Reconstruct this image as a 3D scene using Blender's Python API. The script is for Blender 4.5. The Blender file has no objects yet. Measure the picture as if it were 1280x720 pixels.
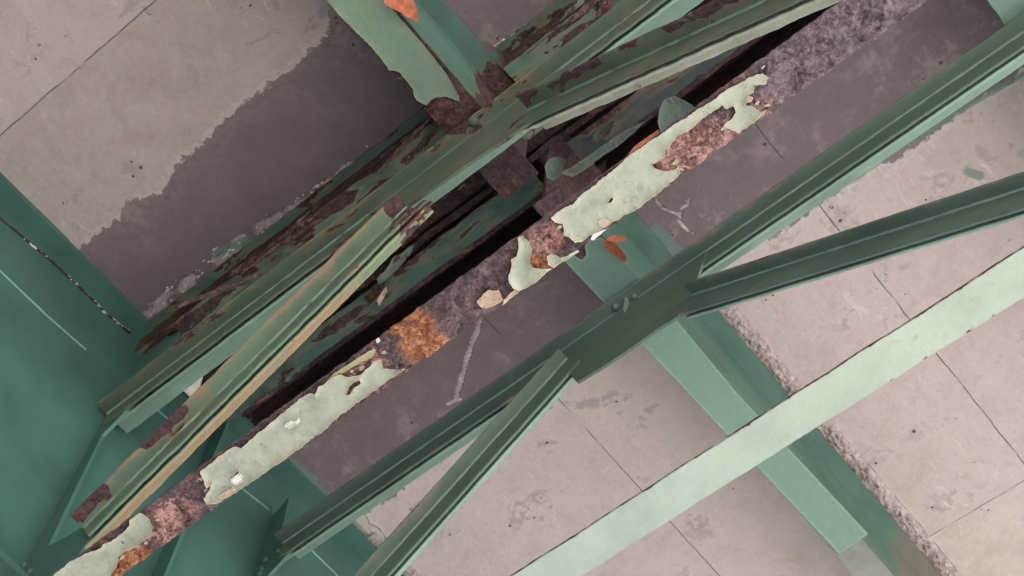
import bpy, math, random
import numpy as np
from mathutils import Vector, Matrix, noise
from mathutils.geometry import delaunay_2d_cdt
random.seed(7); RNG = np.random.default_rng(7)

# ------------------------------------------------------------------ scene
scn = bpy.context.scene
C = bpy.data.collections.new("bridge"); scn.collection.children.link(C)
F, CX, CY = 2000.0, 640.0, 360.0           # focal length in photo pixels, photo centre
R = np.array([[0.7717300081736064, 0.5515592467025656, 0.31656783137467354],
              [0.6336704236092927, -0.7090341390385533, -0.3094065027123335],
              [0.05380138220515355, 0.4393779546754206, -0.8966897034192258]])
_U, _S, _Vt = np.linalg.svd(R); R = _U @ _Vt
# survey helpers: +x runs along the cross frames, +y along the girders, z up; eye at the origin
def ray(px, py): return R @ np.array([px-CX, -(py-CY), -F])
def at(px, py, z): d = ray(px, py); return d*z/d[2]
def aty(px, py, y): d = ray(px, py); return d*y/d[1]
def atx(px, py, x): d = ray(px, py); return d*x/d[0]

# ------------------------------------------------------------------ materials
def new_mat(name):
    m = bpy.data.materials.new(name); m.use_nodes = True
    nt = m.node_tree; nt.nodes.clear()
    out = nt.nodes.new("ShaderNodeOutputMaterial"); b = nt.nodes.new("ShaderNodeBsdfPrincipled")
    nt.links.new(b.outputs[0], out.inputs[0])
    return m, nt, b
class NT:
    def __init__(s, nt): s.nt = nt
    def n(s, t, **k):
        x = s.nt.nodes.new(t)
        for a, v in k.items(): setattr(x, a, v)
        return x
    def l(s, a, b): s.nt.links.new(a, b)
    def pos(s, scale=(1,1,1)):
        g = s.n("ShaderNodeNewGeometry")
        m = s.n("ShaderNodeMapping"); m.inputs['Scale'].default_value = scale
        s.l(g.outputs['Position'], m.inputs['Vector']); return m.outputs[0]
    def noise(s, vec, scale, detail=6, rough=.6, dist=0):
        x = s.n("ShaderNodeTexNoise"); x.inputs['Scale'].default_value = scale
        x.inputs['Detail'].default_value = detail; x.inputs['Roughness'].default_value = rough
        x.inputs['Distortion'].default_value = dist
        s.l(vec, x.inputs['Vector']); return x.outputs[0]
    def math(s, op, a, b=None, c=None, clamp=False):
        x = s.n("ShaderNodeMath", operation=op); x.use_clamp = clamp
        for i, v in enumerate((a, b, c)):
            if v is None: continue
            if isinstance(v, (int, float)): x.inputs[i].default_value = v
            else: s.l(v, x.inputs[i])
        return x.outputs[0]
    def step(s, v, lo, hi):
        x = s.n("ShaderNodeMapRange"); x.interpolation_type = 'SMOOTHSTEP'
        x.inputs['From Min'].default_value = lo; x.inputs['From Max'].default_value = hi
        s.l(v, x.inputs['Value']); return x.outputs[0]
    def ramp(s, v, stops):
        x = s.n("ShaderNodeValToRGB"); e = x.color_ramp.elements
        while len(e) < len(stops): e.new(.5)
        for el, (p, c) in zip(e, stops): el.position = p; el.color = (*c, 1)
        s.l(v, x.inputs[0]); return x.outputs[0]
    def mix(s, f, a, b, blend='MIX'):
        x = s.n("ShaderNodeMix", data_type='RGBA', blend_type=blend)
        if isinstance(f, (int, float)): x.inputs[0].default_value = f
        else: s.l(f, x.inputs[0])
        for i, v in ((6, a), (7, b)):
            if isinstance(v, tuple): x.inputs[i].default_value = (*v, 1)
            else: s.l(v, x.inputs[i])
        return x.outputs[2]
    def attr(s, name): 
        x = s.n("ShaderNodeAttribute"); x.attribute_name = name; return x.outputs['Fac']
    def bump(s, h, strength, dist, prev=None):
        x = s.n("ShaderNodeBump"); x.inputs['Strength'].default_value = strength
        x.inputs['Distance'].default_value = dist; s.l(h, x.inputs['Height'])
        if prev is not None: s.l(prev, x.inputs['Normal'])
        return x.outputs[0]

RUST = [(.0, (.022,.012,.013)), (.36, (.060,.034,.036)), (.52, (.115,.070,.076)), (.66, (.165,.085,.075)), (.82, (.27,.13,.085))]
RUST_DARK = [(.25, (.014,.009,.010)), (.42, (.046,.027,.028)), (.58, (.085,.050,.050)), (.76, (.17,.085,.065))]
RUST_PURPLE = [(.30, (.022,.012,.013)), (.43, (.085,.050,.055)), (.53, (.150,.095,.102)), (.62, (.23,.145,.145)), (.78, (.40,.25,.21))]
def steel(name, paint, level=.1, rough=.5, ramp=RUST, stain=0.0, stainc=(.30,.23,.12), freq=14.0, stretch=(1,1,1), dirt=.32, spec=.20, relief=.010, bleed=.25):
    """Painted steel that rusts where its noise, plus the mesh attribute 'rust', passes 1."""
    m, nt, b = new_mat(name); N = NT(nt); p = N.pos(stretch); q = N.pos()
    n1 = N.noise(p, freq, 9, .62, .4); n2 = N.noise(q, freq*5, 8, .65); n3 = N.noise(p, 5.0, 4, .6); n4 = N.noise(q, 260, 3, .6)
    f = N.math('ADD', N.math('ADD', n1, N.attr('rust')), N.math('MULTIPLY_ADD', n2, .12, level-.06))
    mask = N.step(f, .985, 1.015)
    near = N.step(f, .86, 1.0)
    n6 = N.noise(q, 30, 4, .55, .8)
    nd = N.n("ShaderNodeTexNoise"); nd.inputs['Scale'].default_value = 38; nd.inputs['Detail'].default_value = 4; N.l(q, nd.inputs['Vector'])
    wd = N.n("ShaderNodeVectorMath", operation='MULTIPLY_ADD'); wd.inputs[1].default_value = (.085,.085,.085); N.l(nd.outputs['Color'], wd.inputs[0]); N.l(q, wd.inputs[2])
    vc = N.n("ShaderNodeTexVoronoi"); vc.inputs['Scale'].default_value = 52; N.l(wd.outputs[0], vc.inputs['Vector'])
    cs = N.n("ShaderNodeSeparateColor"); N.l(vc.outputs['Color'], cs.inputs[0]); cell = cs.outputs[0]
    ve = N.n("ShaderNodeTexVoronoi"); ve.feature = 'DISTANCE_TO_EDGE'; ve.inputs['Scale'].default_value = 52; N.l(wd.outputs[0], ve.inputs['Vector'])
    gap = N.math('SUBTRACT', 1.0, N.step(ve.outputs['Distance'], .0, .07))
    rmix = N.math('ADD', N.math('ADD', N.math('MULTIPLY', n2, .45), N.math('MULTIPLY', n6, .42)), N.math('SUBTRACT', N.math('MULTIPLY', cell, .15), N.math('MULTIPLY', gap, .06)))
    rc = N.ramp(rmix, ramp)
    org = N.ramp(rmix, [(.36, (.10,.035,.022)), (.48, (.36,.115,.042)), (.60, (.62,.27,.13))])
    blo = N.noise(N.pos((.6,1,1)), 8.5, 5, .62, .6)
    rc = N.mix(N.math('MULTIPLY', N.step(blo, .50, .64), bleed), rc, N.ramp(rmix, [(.34, (.085,.030,.022)), (.5, (.24,.095,.055)), (.64, (.42,.21,.14))]))
    rc = N.mix(N.math('MULTIPLY', N.attr('orange'), 1.0, clamp=True), rc, org)
    pink = N.ramp(rmix, [(.38, (.09,.042,.040)), (.48, (.30,.135,.115)), (.58, (.62,.36,.31))])
    rc = N.mix(N.math('MULTIPLY', N.attr('pink'), 1.0, clamp=True), rc, pink)
    lil = N.ramp(rmix, [(.34, (.030,.018,.025)), (.44, (.130,.088,.112)), (.53, (.200,.148,.180)), (.68, (.34,.258,.295))])
    rc = N.mix(N.math('MULTIPLY', N.attr('lilac'), .85, clamp=True), rc, lil)
    dk = tuple(c*(1-dirt) for c in paint); lt = tuple(min(.9, c*(1+dirt*.7)) for c in paint)
    pc = N.ramp(n3, [(.25, dk), (.5, paint), (.75, lt)])
    pc = N.mix(N.math('MULTIPLY', N.step(n2, .48, .75), .22), pc, dk)
    st = N.math('MULTIPLY', N.step(N.math('ADD', n1, N.math('ADD', N.attr('stain'), stain)), .72, .95), .85)
    pc = N.mix(st, pc, stainc)
    pc = N.mix(N.math('MULTIPLY', near, .35), pc, (.24,.15,.08))
    N.l(N.mix(mask, pc, rc), b.inputs['Base Color'])
    N.l(N.math('ADD', N.math('MULTIPLY', mask, .72-rough), N.math('MULTIPLY_ADD', n2, .2, rough-.1)), b.inputs['Roughness'])
    N.l(N.math('MULTIPLY_ADD', mask, spec-.32, .32), b.inputs['Specular IOR Level'])
    rid = N.math('ABSOLUTE', N.math('MULTIPLY_ADD', n6, 2.0, -1.0))
    hb = N.math('MULTIPLY', mask, N.math('ADD', N.math('ADD', N.math('MULTIPLY', n2, 1.1), N.math('SUBTRACT', N.math('ADD', N.math('MULTIPLY', rid, .4), N.math('MULTIPLY', cell, .75)), N.math('MULTIPLY', gap, .22))), N.math('MULTIPLY', n4, .2)))
    hp = N.math('ADD', N.math('MULTIPLY', n1, .25), N.math('MULTIPLY', n4, .06))
    h = N.math('ADD', hb, N.math('SUBTRACT', hp, N.math('MULTIPLY', mask, .5)))
    N.l(N.bump(h, .9, relief), b.inputs['Normal'])
    return m

def paint_sheet_mat(name, col, tan=(.40,.26,.17), rough=.5, bump=.55, var=.72, chips=.655, cracks=.6):
    m, nt, b = new_mat(name); N = NT(nt); q = N.pos()
    n1 = N.noise(q, 16, 6, .6); n2 = N.noise(q, 70, 6, .6); n3 = N.noise(q, 34, 3, .5, 1.2)
    lt = tuple(min(.85, c*(1+(1-var)*.6)) for c in col); dk = tuple(c*var for c in col)
    pc = N.ramp(n1, [(.28, dk), (.5, col), (.72, lt)])
    # weathered rim: bare chalky edge and rust bleed follow the torn outline of the sheet itself
    e = N.math('ADD', N.attr('rim'), N.math('MULTIPLY_ADD', n2, .7, -.35))
    vc = N.n("ShaderNodeTexVoronoi"); vc.feature = 'DISTANCE_TO_EDGE'; vc.inputs['Scale'].default_value = 26
    wq = N.n("ShaderNodeVectorMath", operation='MULTIPLY_ADD'); nq = N.n("ShaderNodeTexNoise"); nq.inputs['Scale'].default_value = 40; N.l(q, nq.inputs['Vector'])
    wq.inputs[1].default_value = (.03,.03,.03); N.l(nq.outputs['Color'], wq.inputs[0]); N.l(q, wq.inputs[2]); N.l(wq.outputs[0], vc.inputs['Vector'])
    crack = N.math('MULTIPLY', N.math('SUBTRACT', 1.0, N.step(vc.outputs['Distance'], .010, .03)), N.math('MULTIPLY', N.step(n3, .50, .60), cracks))
    pc = N.mix(N.math('MULTIPLY', N.step(e, .25, .6), .5), pc, tan)
    pc = N.mix(N.math('MULTIPLY', N.step(e, .72, .95), .8), pc, tuple(min(.7, c*1.35) for c in col))
    pc = N.mix(crack, pc, (.16,.11,.08))
    pc = N.mix(N.math('MULTIPLY', N.step(n2, chips, chips+.06), .8), pc, (.30,.17,.11))
    N.l(pc, b.inputs['Base Color']); b.inputs['Roughness'].default_value = rough
    b.inputs['Specular IOR Level'].default_value = .4
    h = N.math('ADD', N.math('MULTIPLY', N.step(n3, .5, .72), .8), N.math('MULTIPLY', n2, .35))
    N.l(N.bump(h, bump, .005), b.inputs['Normal'])
    return m

def concrete(name, second):
    m, nt, b = new_mat(name); N = NT(nt); q = N.pos()
    sep = N.n("ShaderNodeSeparateXYZ"); N.l(q, sep.inputs[0]); X, Y = sep.outputs[0], sep.outputs[1]
    n0 = N.noise(q, 1.6, 5, .6); n1 = N.noise(q, 7, 8, .62, .5); n2 = N.noise(q, 38, 8, .65); n3 = N.noise(q, 170, 4, .6)
    light = N.ramp(N.math('ADD', N.math('ADD', N.math('MULTIPLY', n1, .45), N.math('MULTIPLY', n0, .2)), N.math('ADD', N.math('MULTIPLY', n2, .23), N.math('MULTIPLY', n3, .12))), [(.30, (.365,.298,.278)), (.48, (.475,.392,.369)), (.66, (.575,.488,.462))])
    dark = N.ramp(N.math('ADD', N.math('ADD', N.math('MULTIPLY', n1, .4), N.math('MULTIPLY', n0, .25)), N.math('ADD', N.math('MULTIPLY', n2, .25), N.math('MULTIPLY', n3, .10))), [(.3, (.128,.096,.101)), (.5, (.160,.124,.130)), (.7, (.205,.163,.168))])
    w = N.math('MULTIPLY_ADD', n1, .016, -.008); Xw = N.math('ADD', X, w); Yw = N.math('ADD', Y, w)
    wob = N.math('ADD', N.math('MULTIPLY_ADD', n2, .10, -.05), N.math('MULTIPLY_ADD', n1, .05, -.025))
    sd = N.math('ADD', N.attr('stain'), wob)
    smask = N.step(sd, -.002, .010)
    rim = N.math('MULTIPLY', N.step(sd, -.022, -.004), N.math('SUBTRACT', 1.0, smask))
    # form-board panels of slightly different tone, and the seams between them
    def side(v, c): return N.math('GREATER_THAN', v, c)
    if second:
        pan = N.math('ADD', N.math('ADD', N.math('MULTIPLY', side(Xw, -.75), -.04), N.math('MULTIPLY_ADD', side(Xw, -1.26), -.20, .10)), N.math('ADD', N.math('MULTIPLY', side(Yw, 3.47), .06), N.math('MULTIPLY', side(Xw, -1.92), .05)))
        seams = [(Xw, -.752, 1.0, None), (Xw, -1.915, .8, None), (Yw, 3.47, .8, None)]
    else:
        pan = N.math('ADD', N.math('MULTIPLY', side(Yw, .212), -.17), N.math('MULTIPLY', side(Xw, -1.985), .02))
        seams = [(Yw, .212, 1.0, None)]
    light = N.mix(1.0, light, N.ramp(N.math('ADD', pan, .5), [(0, (.62,.62,.62)), (.5, (1,1,1)), (1, (1.4,1.4,1.4))]), 'MULTIPLY')
    col = N.mix(N.math('MULTIPLY', rim, .28), light, (.60,.54,.52))
    dark = N.mix(N.math('MULTIPLY', N.math('SUBTRACT', 1.0, N.step(sd, .0, .13)), .55), dark, N.ramp(n2, [(.35, (.150,.118,.118)), (.65, (.250,.202,.198))]))
    col = N.mix(smask, col, dark)
    tide = N.math('MULTIPLY', N.step(sd, .03, .05), N.math('SUBTRACT', 1.0, N.step(sd, .05, .16)))
    col = N.mix(N.math('MULTIPLY', tide, N.math('MULTIPLY', N.step(n1, .4, .6), .35)), col, (.20,.160,.160))
    grit = N.step(n3, .60, .72)
    col = N.mix(N.math('MULTIPLY', grit, .30), col, (.16,.12,.115))
    # patchy damp marks and laitance scuffs on the clean part
    patch = N.math('MULTIPLY', N.step(N.math('ADD', N.math('MULTIPLY', n1, .7), N.math('MULTIPLY', n2, .3)), .52, .60), N.step(n0, .42, .58))
    col = N.mix(N.math('MULTIPLY', patch, .6), col, (.27,.22,.21))
    n5 = N.noise(N.pos((1, .4, 1)), 20, 8, .72, 1.4)
    col = N.mix(N.math('MULTIPLY', N.math('MULTIPLY', N.step(n5, .57, .66), N.step(n0, .40, .58)), N.math('MULTIPLY_ADD', smask, -.5, .62)), col, (.62,.54,.52))
    seam = None
    for v, c, s, _ in seams:
        d = N.math('ABSOLUTE', N.math('SUBTRACT', v, c))
        k = N.math('MULTIPLY', N.math('SUBTRACT', 1.0, N.step(d, .0006, .0032)), N.math('MULTIPLY', N.step(n1, .36, .50), s))
        seam = k if seam is None else N.math('MAXIMUM', seam, k)
    col = N.mix(N.math('MULTIPLY', seam, .62), col, (.10,.08,.077))
    # white lime deposit traced by the 'lime' attribute
    lm = N.step(N.math('ADD', N.attr('lime'), N.math('MULTIPLY_ADD', n2, 1.0, -.5)), .42, .72)
    col = N.mix(N.math('MULTIPLY', lm, .6), col, (.42,.355,.355)); lm2 = N.step(N.math('ADD', N.attr('lime'), N.math('MULTIPLY_ADD', n2, 3.4, -1.7)), .90, 1.5)
    col = N.mix(N.math('MULTIPLY', lm2, .62), col, (.62,.56,.55))
    # green overspray on the soffit beside painted steel
    ov = N.step(N.math('ADD', N.attr('spray'), N.math('MULTIPLY_ADD', n2, .5, -.25)), .35, .75)
    col = N.mix(N.math('MULTIPLY', ov, .75), col, (.12,.21,.17))
    # bug holes
    vo = N.n("ShaderNodeTexVoronoi"); vo.inputs['Scale'].default_value = 26; N.l(q, vo.inputs['Vector'])
    hole = N.math('MULTIPLY', N.math('LESS_THAN', vo.outputs['Distance'], N.math('MULTIPLY', N.step(n1, .46, .70), .20)), N.step(n0, .46, .52))
    col = N.mix(N.math('MULTIPLY', hole, .85), col, (.035,.03,.03))
    wv = N.n("ShaderNodeTexVoronoi"); wv.inputs['Scale'].default_value = 17; N.l(q, wv.inputs['Vector'])
    spk = N.math('LESS_THAN', wv.outputs['Distance'], N.math('MULTIPLY', N.step(n2, .5, .8), .10))
    col = N.mix(N.math('MULTIPLY', spk, .6), col, (.50,.45,.43))
    N.l(col, b.inputs['Base Color'])
    N.l(N.math('MULTIPLY_ADD', smask, -.12, .9), b.inputs['Roughness']); b.inputs['Specular IOR Level'].default_value = .25
    h = N.math('ADD', N.math('ADD', N.math('MULTIPLY', n2, .5), N.math('MULTIPLY', n3, .22)), N.math('ADD', N.math('MULTIPLY', n1, .9), N.math('SUBTRACT', N.math('MULTIPLY', lm, .8), N.math('ADD', seam, N.math('ADD', hole, N.math('MULTIPLY', smask, .15))))))
    N.l(N.bump(h, .75, .007), b.inputs['Normal'])
    return m

def rubble_mat():
    m, nt, b = new_mat("broken concrete"); N = NT(nt); q = N.pos()
    n1 = N.noise(q, 30, 8, .65); n2 = N.noise(q, 120, 5, .6)
    v = N.n("ShaderNodeTexVoronoi"); v.inputs['Scale'].default_value = 70; N.l(q, v.inputs['Vector'])
    c = N.ramp(n1, [(.25, (.15,.118,.115)), (.5, (.33,.27,.26)), (.75, (.50,.43,.41))])
    c = N.mix(.4, c, N.ramp(v.outputs['Distance'], [(0,(.3,.3,.3)),(.6,(.75,.72,.72))]), 'OVERLAY')
    N.l(c, b.inputs['Base Color']); b.inputs['Roughness'].default_value = .95
    N.l(N.bump(N.math('ADD', v.outputs['Distance'], n2), .8, .006), b.inputs['Normal'])
    return m
def plain(name, col, rough=.7, var=.3, scale=20):
    m, nt, b = new_mat(name); N = NT(nt); q = N.pos(); n1 = N.noise(q, scale, 8, .65)
    N.l(N.ramp(n1, [(.25, tuple(c*(1-var) for c in col)), (.5, col), (.75, tuple(min(.9, c*(1+var)) for c in col))]), b.inputs['Base Color'])
    b.inputs['Roughness'].default_value = rough; N.l(N.bump(n1, .5, .004), b.inputs['Normal']); return m

GREEN = (.086,.127,.099); TEAL = (.057,.134,.112)
M = dict(
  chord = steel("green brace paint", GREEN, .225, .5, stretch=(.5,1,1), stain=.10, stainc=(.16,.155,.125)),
  chord_old = steel("worn brace paint", (.092,.125,.090), .35, .52, stretch=(.45,1,1), stain=.08),
  bead = steel('pale bead paint', (.165,.26,.205), .12, .4),
  far = steel('ground lit brace paint', (.185,.275,.215), .22, .5, stretch=(.5,1,1)),  # same brace paint, lightened to stand for ground light on down faces
  weld = steel('clean weld', (.15,.29,.235), .1),
  khaki = steel("rust stained brace paint", (.112,.168,.112), .30, .55, stain=.14, stainc=(.235,.165,.095), freq=13, stretch=(.35,1,1)),
  pale_green = steel("sun bleached brace paint", (.365,.430,.352), .215, .42, freq=26, dirt=.20, stain=.045, stainc=(.25,.28,.20)),
  stringer = steel("stringer paint", (.088,.165,.128), .21, .5, stretch=(1,.45,1), stainc=(.17,.15,.12)),
  stringer_clean = steel("fresh stringer paint", (.155,.25,.20), .13, .5, dirt=.10),
  teal = steel("girder paint", TEAL, .14, .42, freq=7, dirt=.22),
  rust_bar = steel("scaled rust", (.1,.05,.04), 1.2, .78, RUST_PURPLE, freq=22, spec=.5, relief=.013, bleed=.85),
  rust_dark = steel("dark rust", (.1,.05,.04), 1.2, .9, RUST_DARK, freq=16),
  endbeam = steel("peeling beam paint", (.068,.118,.090), .46, .6, RUST_DARK, freq=13, stretch=(.35,1,1)),
  scale_brown = steel('brown rust scale', (.1,.05,.04), 1.2, .9, [(.3, (.035,.018,.017)), (.46, (.10,.055,.05)), (.6, (.20,.115,.10)), (.75, (.34,.20,.15))], freq=24),
  scale_edge = steel('pinkish rust edge', (.1,.05,.04), 1.2, .85, [(.3, (.06,.032,.03)), (.46, (.16,.095,.085)), (.6, (.28,.18,.155)), (.75, (.42,.28,.23))], freq=24),
  scale_pale = steel('dull loose paint', (.15,.20,.155), .42, .6, freq=20, stain=.1),
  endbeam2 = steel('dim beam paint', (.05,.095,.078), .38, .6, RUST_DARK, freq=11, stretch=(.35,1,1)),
  shade = steel('shadow toned beam paint', (.036,.05,.048), .45, .6, RUST_DARK, freq=9, stretch=(.35,1,1)),  # shadow inside the joint put into a darker copy of the beam colour
  endbeam_rust = steel("rusted beam web", (.075,.14,.105), .80, .8, RUST_DARK, freq=15, stretch=(.4,1,1)),
  dull = steel("dusty bare flange", (.20,.205,.175), .30, .8, freq=10, stain=.1),
  skin = paint_sheet_mat("peeling pale paint", (.355,.385,.298), bump=.35, cracks=.3),
  skin_cream = paint_sheet_mat("cream paint flake", (.50,.37,.28), rough=.6, chips=.585, cracks=.8),
  skin_white = paint_sheet_mat("white paint flake", (.74,.72,.66), rough=.6),
  skin_green = paint_sheet_mat("peeling green paint", (.160,.232,.160), tan=(.26,.22,.12), bump=.2, var=.88, chips=.72, cracks=.0),
  skin_fresh = paint_sheet_mat("flat green paint", (.142,.232,.182), tan=(.20,.34,.26), bump=.15, var=.94, chips=.80, cracks=.0),
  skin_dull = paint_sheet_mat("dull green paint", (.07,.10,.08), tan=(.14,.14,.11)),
  orange = plain("orange rust flake", (.38,.105,.05), .7, .6, 45),
  concA = concrete("stained concrete before joint", False), concB = concrete("stained concrete after joint", True),
  rubble = rubble_mat(),
  crust = plain("lime crust", (.50,.46,.44), .9, .35, 60),
  ground = plain("dry pale ground", (.40,.385,.36), .95, .15, .6),
)

# ------------------------------------------------------------------ mesh helpers
class MB:
    def __init__(s): s.v, s.f, s.a = [], [], {}
    def add(s, vs, fs):
        o = len(s.v); s.v += [tuple(map(float, v)) for v in vs]; s.f += [tuple(i+o for i in f) for f in fs]; return s
    def extrude(s, prof, p0, p1, A, B, step=.02):
        """closed 2-D profile (a along A, b along B) swept from p0 to p1"""
        p0, p1, A, B = (np.array(k, float) for k in (p0, p1, A, B))
        L = np.linalg.norm(p1-p0); n = max(1, int(L/step)); k = len(prof); vs = []; fs = []
        base = [A*a + B*b for a, b in prof]
        for i in range(n+1):
            c = p0 + (p1-p0)*i/n
            vs += [c+q for q in base]
        for i in range(n):
            for j in range(k):
                j2 = (j+1) % k
                fs.append((i*k+j, i*k+j2, (i+1)*k+j2, (i+1)*k+j))
        fs.append(tuple(range(k))[::-1]); fs.append(tuple(n*k+j for j in range(k)))
        return s.add(vs, fs)
    def box(s, x0, x1, y0, y1, z0, z1, step=.02, axis='x', sub=.012):
        """box whose skin is divided for wear along its long axis"""
        if axis == 'x': return s.extrude(rect(y0, y1, z0, z1, sub), (x0,0,0), (x1,0,0), (0,1,0), (0,0,1), step)
        if axis == 'y': return s.extrude(rect(x0, x1, z0, z1, sub), (0,y0,0), (0,y1,0), (1,0,0), (0,0,1), step)
        return s.extrude(rect(x0, x1, y0, y1, sub), (0,0,z0), (0,0,z1), (1,0,0), (0,1,0), step)
    def wear(s, amp, freq=30, amp2=0, freq2=120):
        out = []
        for v in s.v:
            p = Vector(v); d = noise.noise_vector(p*freq)*amp
            if amp2: d += noise.noise_vector(p*freq2)*amp2
            out.append(tuple(p+d))
        s.v = out; return s
    def attr(s, name, fn): s.a[name] = [float(fn(*v)) for v in s.v]; return s
    def build(s, name, mat, thing=None, sub=None, angle=38, base=None):
        b = np.array(base if base is not None else (tuple(thing.location) if thing is not None else (0,0,0)))
        me = bpy.data.meshes.new(name)
        me.from_pydata([tuple(np.array(v)-b) for v in s.v], [], s.f)
        for k, vals in s.a.items():
            at_ = me.attributes.new(k, 'FLOAT', 'POINT'); at_.data.foreach_set('value', vals)
        me.materials.append(M[mat] if isinstance(mat, str) else mat)
        import bmesh
        bm = bmesh.new(); bm.from_mesh(me); bmesh.ops.recalc_face_normals(bm, faces=bm.faces); bm.to_mesh(me); bm.free()
        me.polygons.foreach_set('use_smooth', [True]*len(me.polygons))
        me.set_sharp_from_angle(angle=math.radians(angle))
        o = bpy.data.objects.new(name, me); C.objects.link(o)
        if sub is not None: o.parent = sub
        elif thing is not None: o.parent = thing
        else: o.location = tuple(b)
        return o
def rect(a0, a1, b0, b1, sub=.012):
    P = []
    def run(p, q):
        n = max(1, int(max(abs(q[0]-p[0]), abs(q[1]-p[1]))/sub))
        for i in range(n): P.append((p[0]+(q[0]-p[0])*i/n, p[1]+(q[1]-p[1])*i/n))
    run((a0,b0),(a1,b0)); run((a1,b0),(a1,b1)); run((a1,b1),(a0,b1)); run((a0,b1),(a0,b0)); return P
def angle_profile(w, h, t, sgn, gap, sub=.012):
    """one angle bar of a back-to-back pair: out-leg w along sgn*a, stem h along +b; heel at a=sgn*gap, fillet inside"""
    r = .009; pts = []
    def run(p, q):
        n = max(1, int(math.dist(p, q)/sub))
        for i in range(n): pts.append((p[0]+(q[0]-p[0])*i/n, p[1]+(q[1]-p[1])*i/n))
    c = .0025
    run((0,-t),(w-c,-t)); run((w-c,-t),(w,-t+c)); run((w,-t+c),(w,-c)); run((w,-c),(w-c,0)); run((w-c,0),(t+r,0))
    for i in range(4):
        a = math.pi/2*i/4; pts.append((t+r-r*math.sin(a), r-r*math.cos(a)))
    run((t,r),(t,h-c)); run((t,h-c),(t-c,h)); run((t-c,h),(0,h)); run((0,h),(0,-t))
    return [(sgn*(gap+a), b) for a, b in pts]
def thing(name, label, cat, loc, group=None):
    o = bpy.data.objects.new(name, None); C.objects.link(o); o.location = loc; o.empty_display_size = .1
    o['label'] = label; o['category'] = cat
    if group: o['group'] = group
    o['kind'] = 'thing'
    return o
def tag(o, label, cat, group=None):
    o['label'] = label; o['category'] = cat
    if group: o['group'] = group
    o['kind'] = 'thing'
    return o
def inside(P, poly):
    x, y = P[:,0], P[:,1]; r = np.zeros(len(P), bool); n = len(poly); j = n-1
    for i in range(n):
        xi, yi = poly[i]; xj, yj = poly[j]
        with np.errstate(divide='ignore', invalid='ignore'):
            c = ((yi > y) != (yj > y)) & (x < (xj-xi)*(y-yi)/(yj-yi)+xi)
        r ^= c; j = i
    return r
def dist_poly(P, poly, closed=True):
    d = np.full(len(P), 9.0); n = len(poly)
    for i in range(n if closed else n-1):
        a = np.array(poly[i]); b = np.array(poly[(i+1) % n]); ab = b-a; L = ab@ab+1e-12
        t = np.clip(((P-a)@ab)/L, 0, 1); d = np.minimum(d, np.linalg.norm(P-a-t[:,None]*ab, axis=1))
    return d
def ragged(poly, step=.004, amp=.0018, seed=0):
    out = []; n = len(poly)
    for i in range(n):
        a, b = np.array(poly[i]), np.array(poly[(i+1) % n]); k = max(1, int(np.linalg.norm(b-a)/step))
        for j in range(k):
            p = a+(b-a)*j/k; nv = noise.noise_vector(Vector((p[0]*90, p[1]*90, seed*3.7)))
            n2 = noise.noise_vector(Vector((p[0]*260, p[1]*260, seed*1.7)))
            out.append((p[0]+amp*(nv[0]+.5*n2[0]), p[1]+amp*(nv[1]+.5*n2[1])))
    return out
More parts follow.
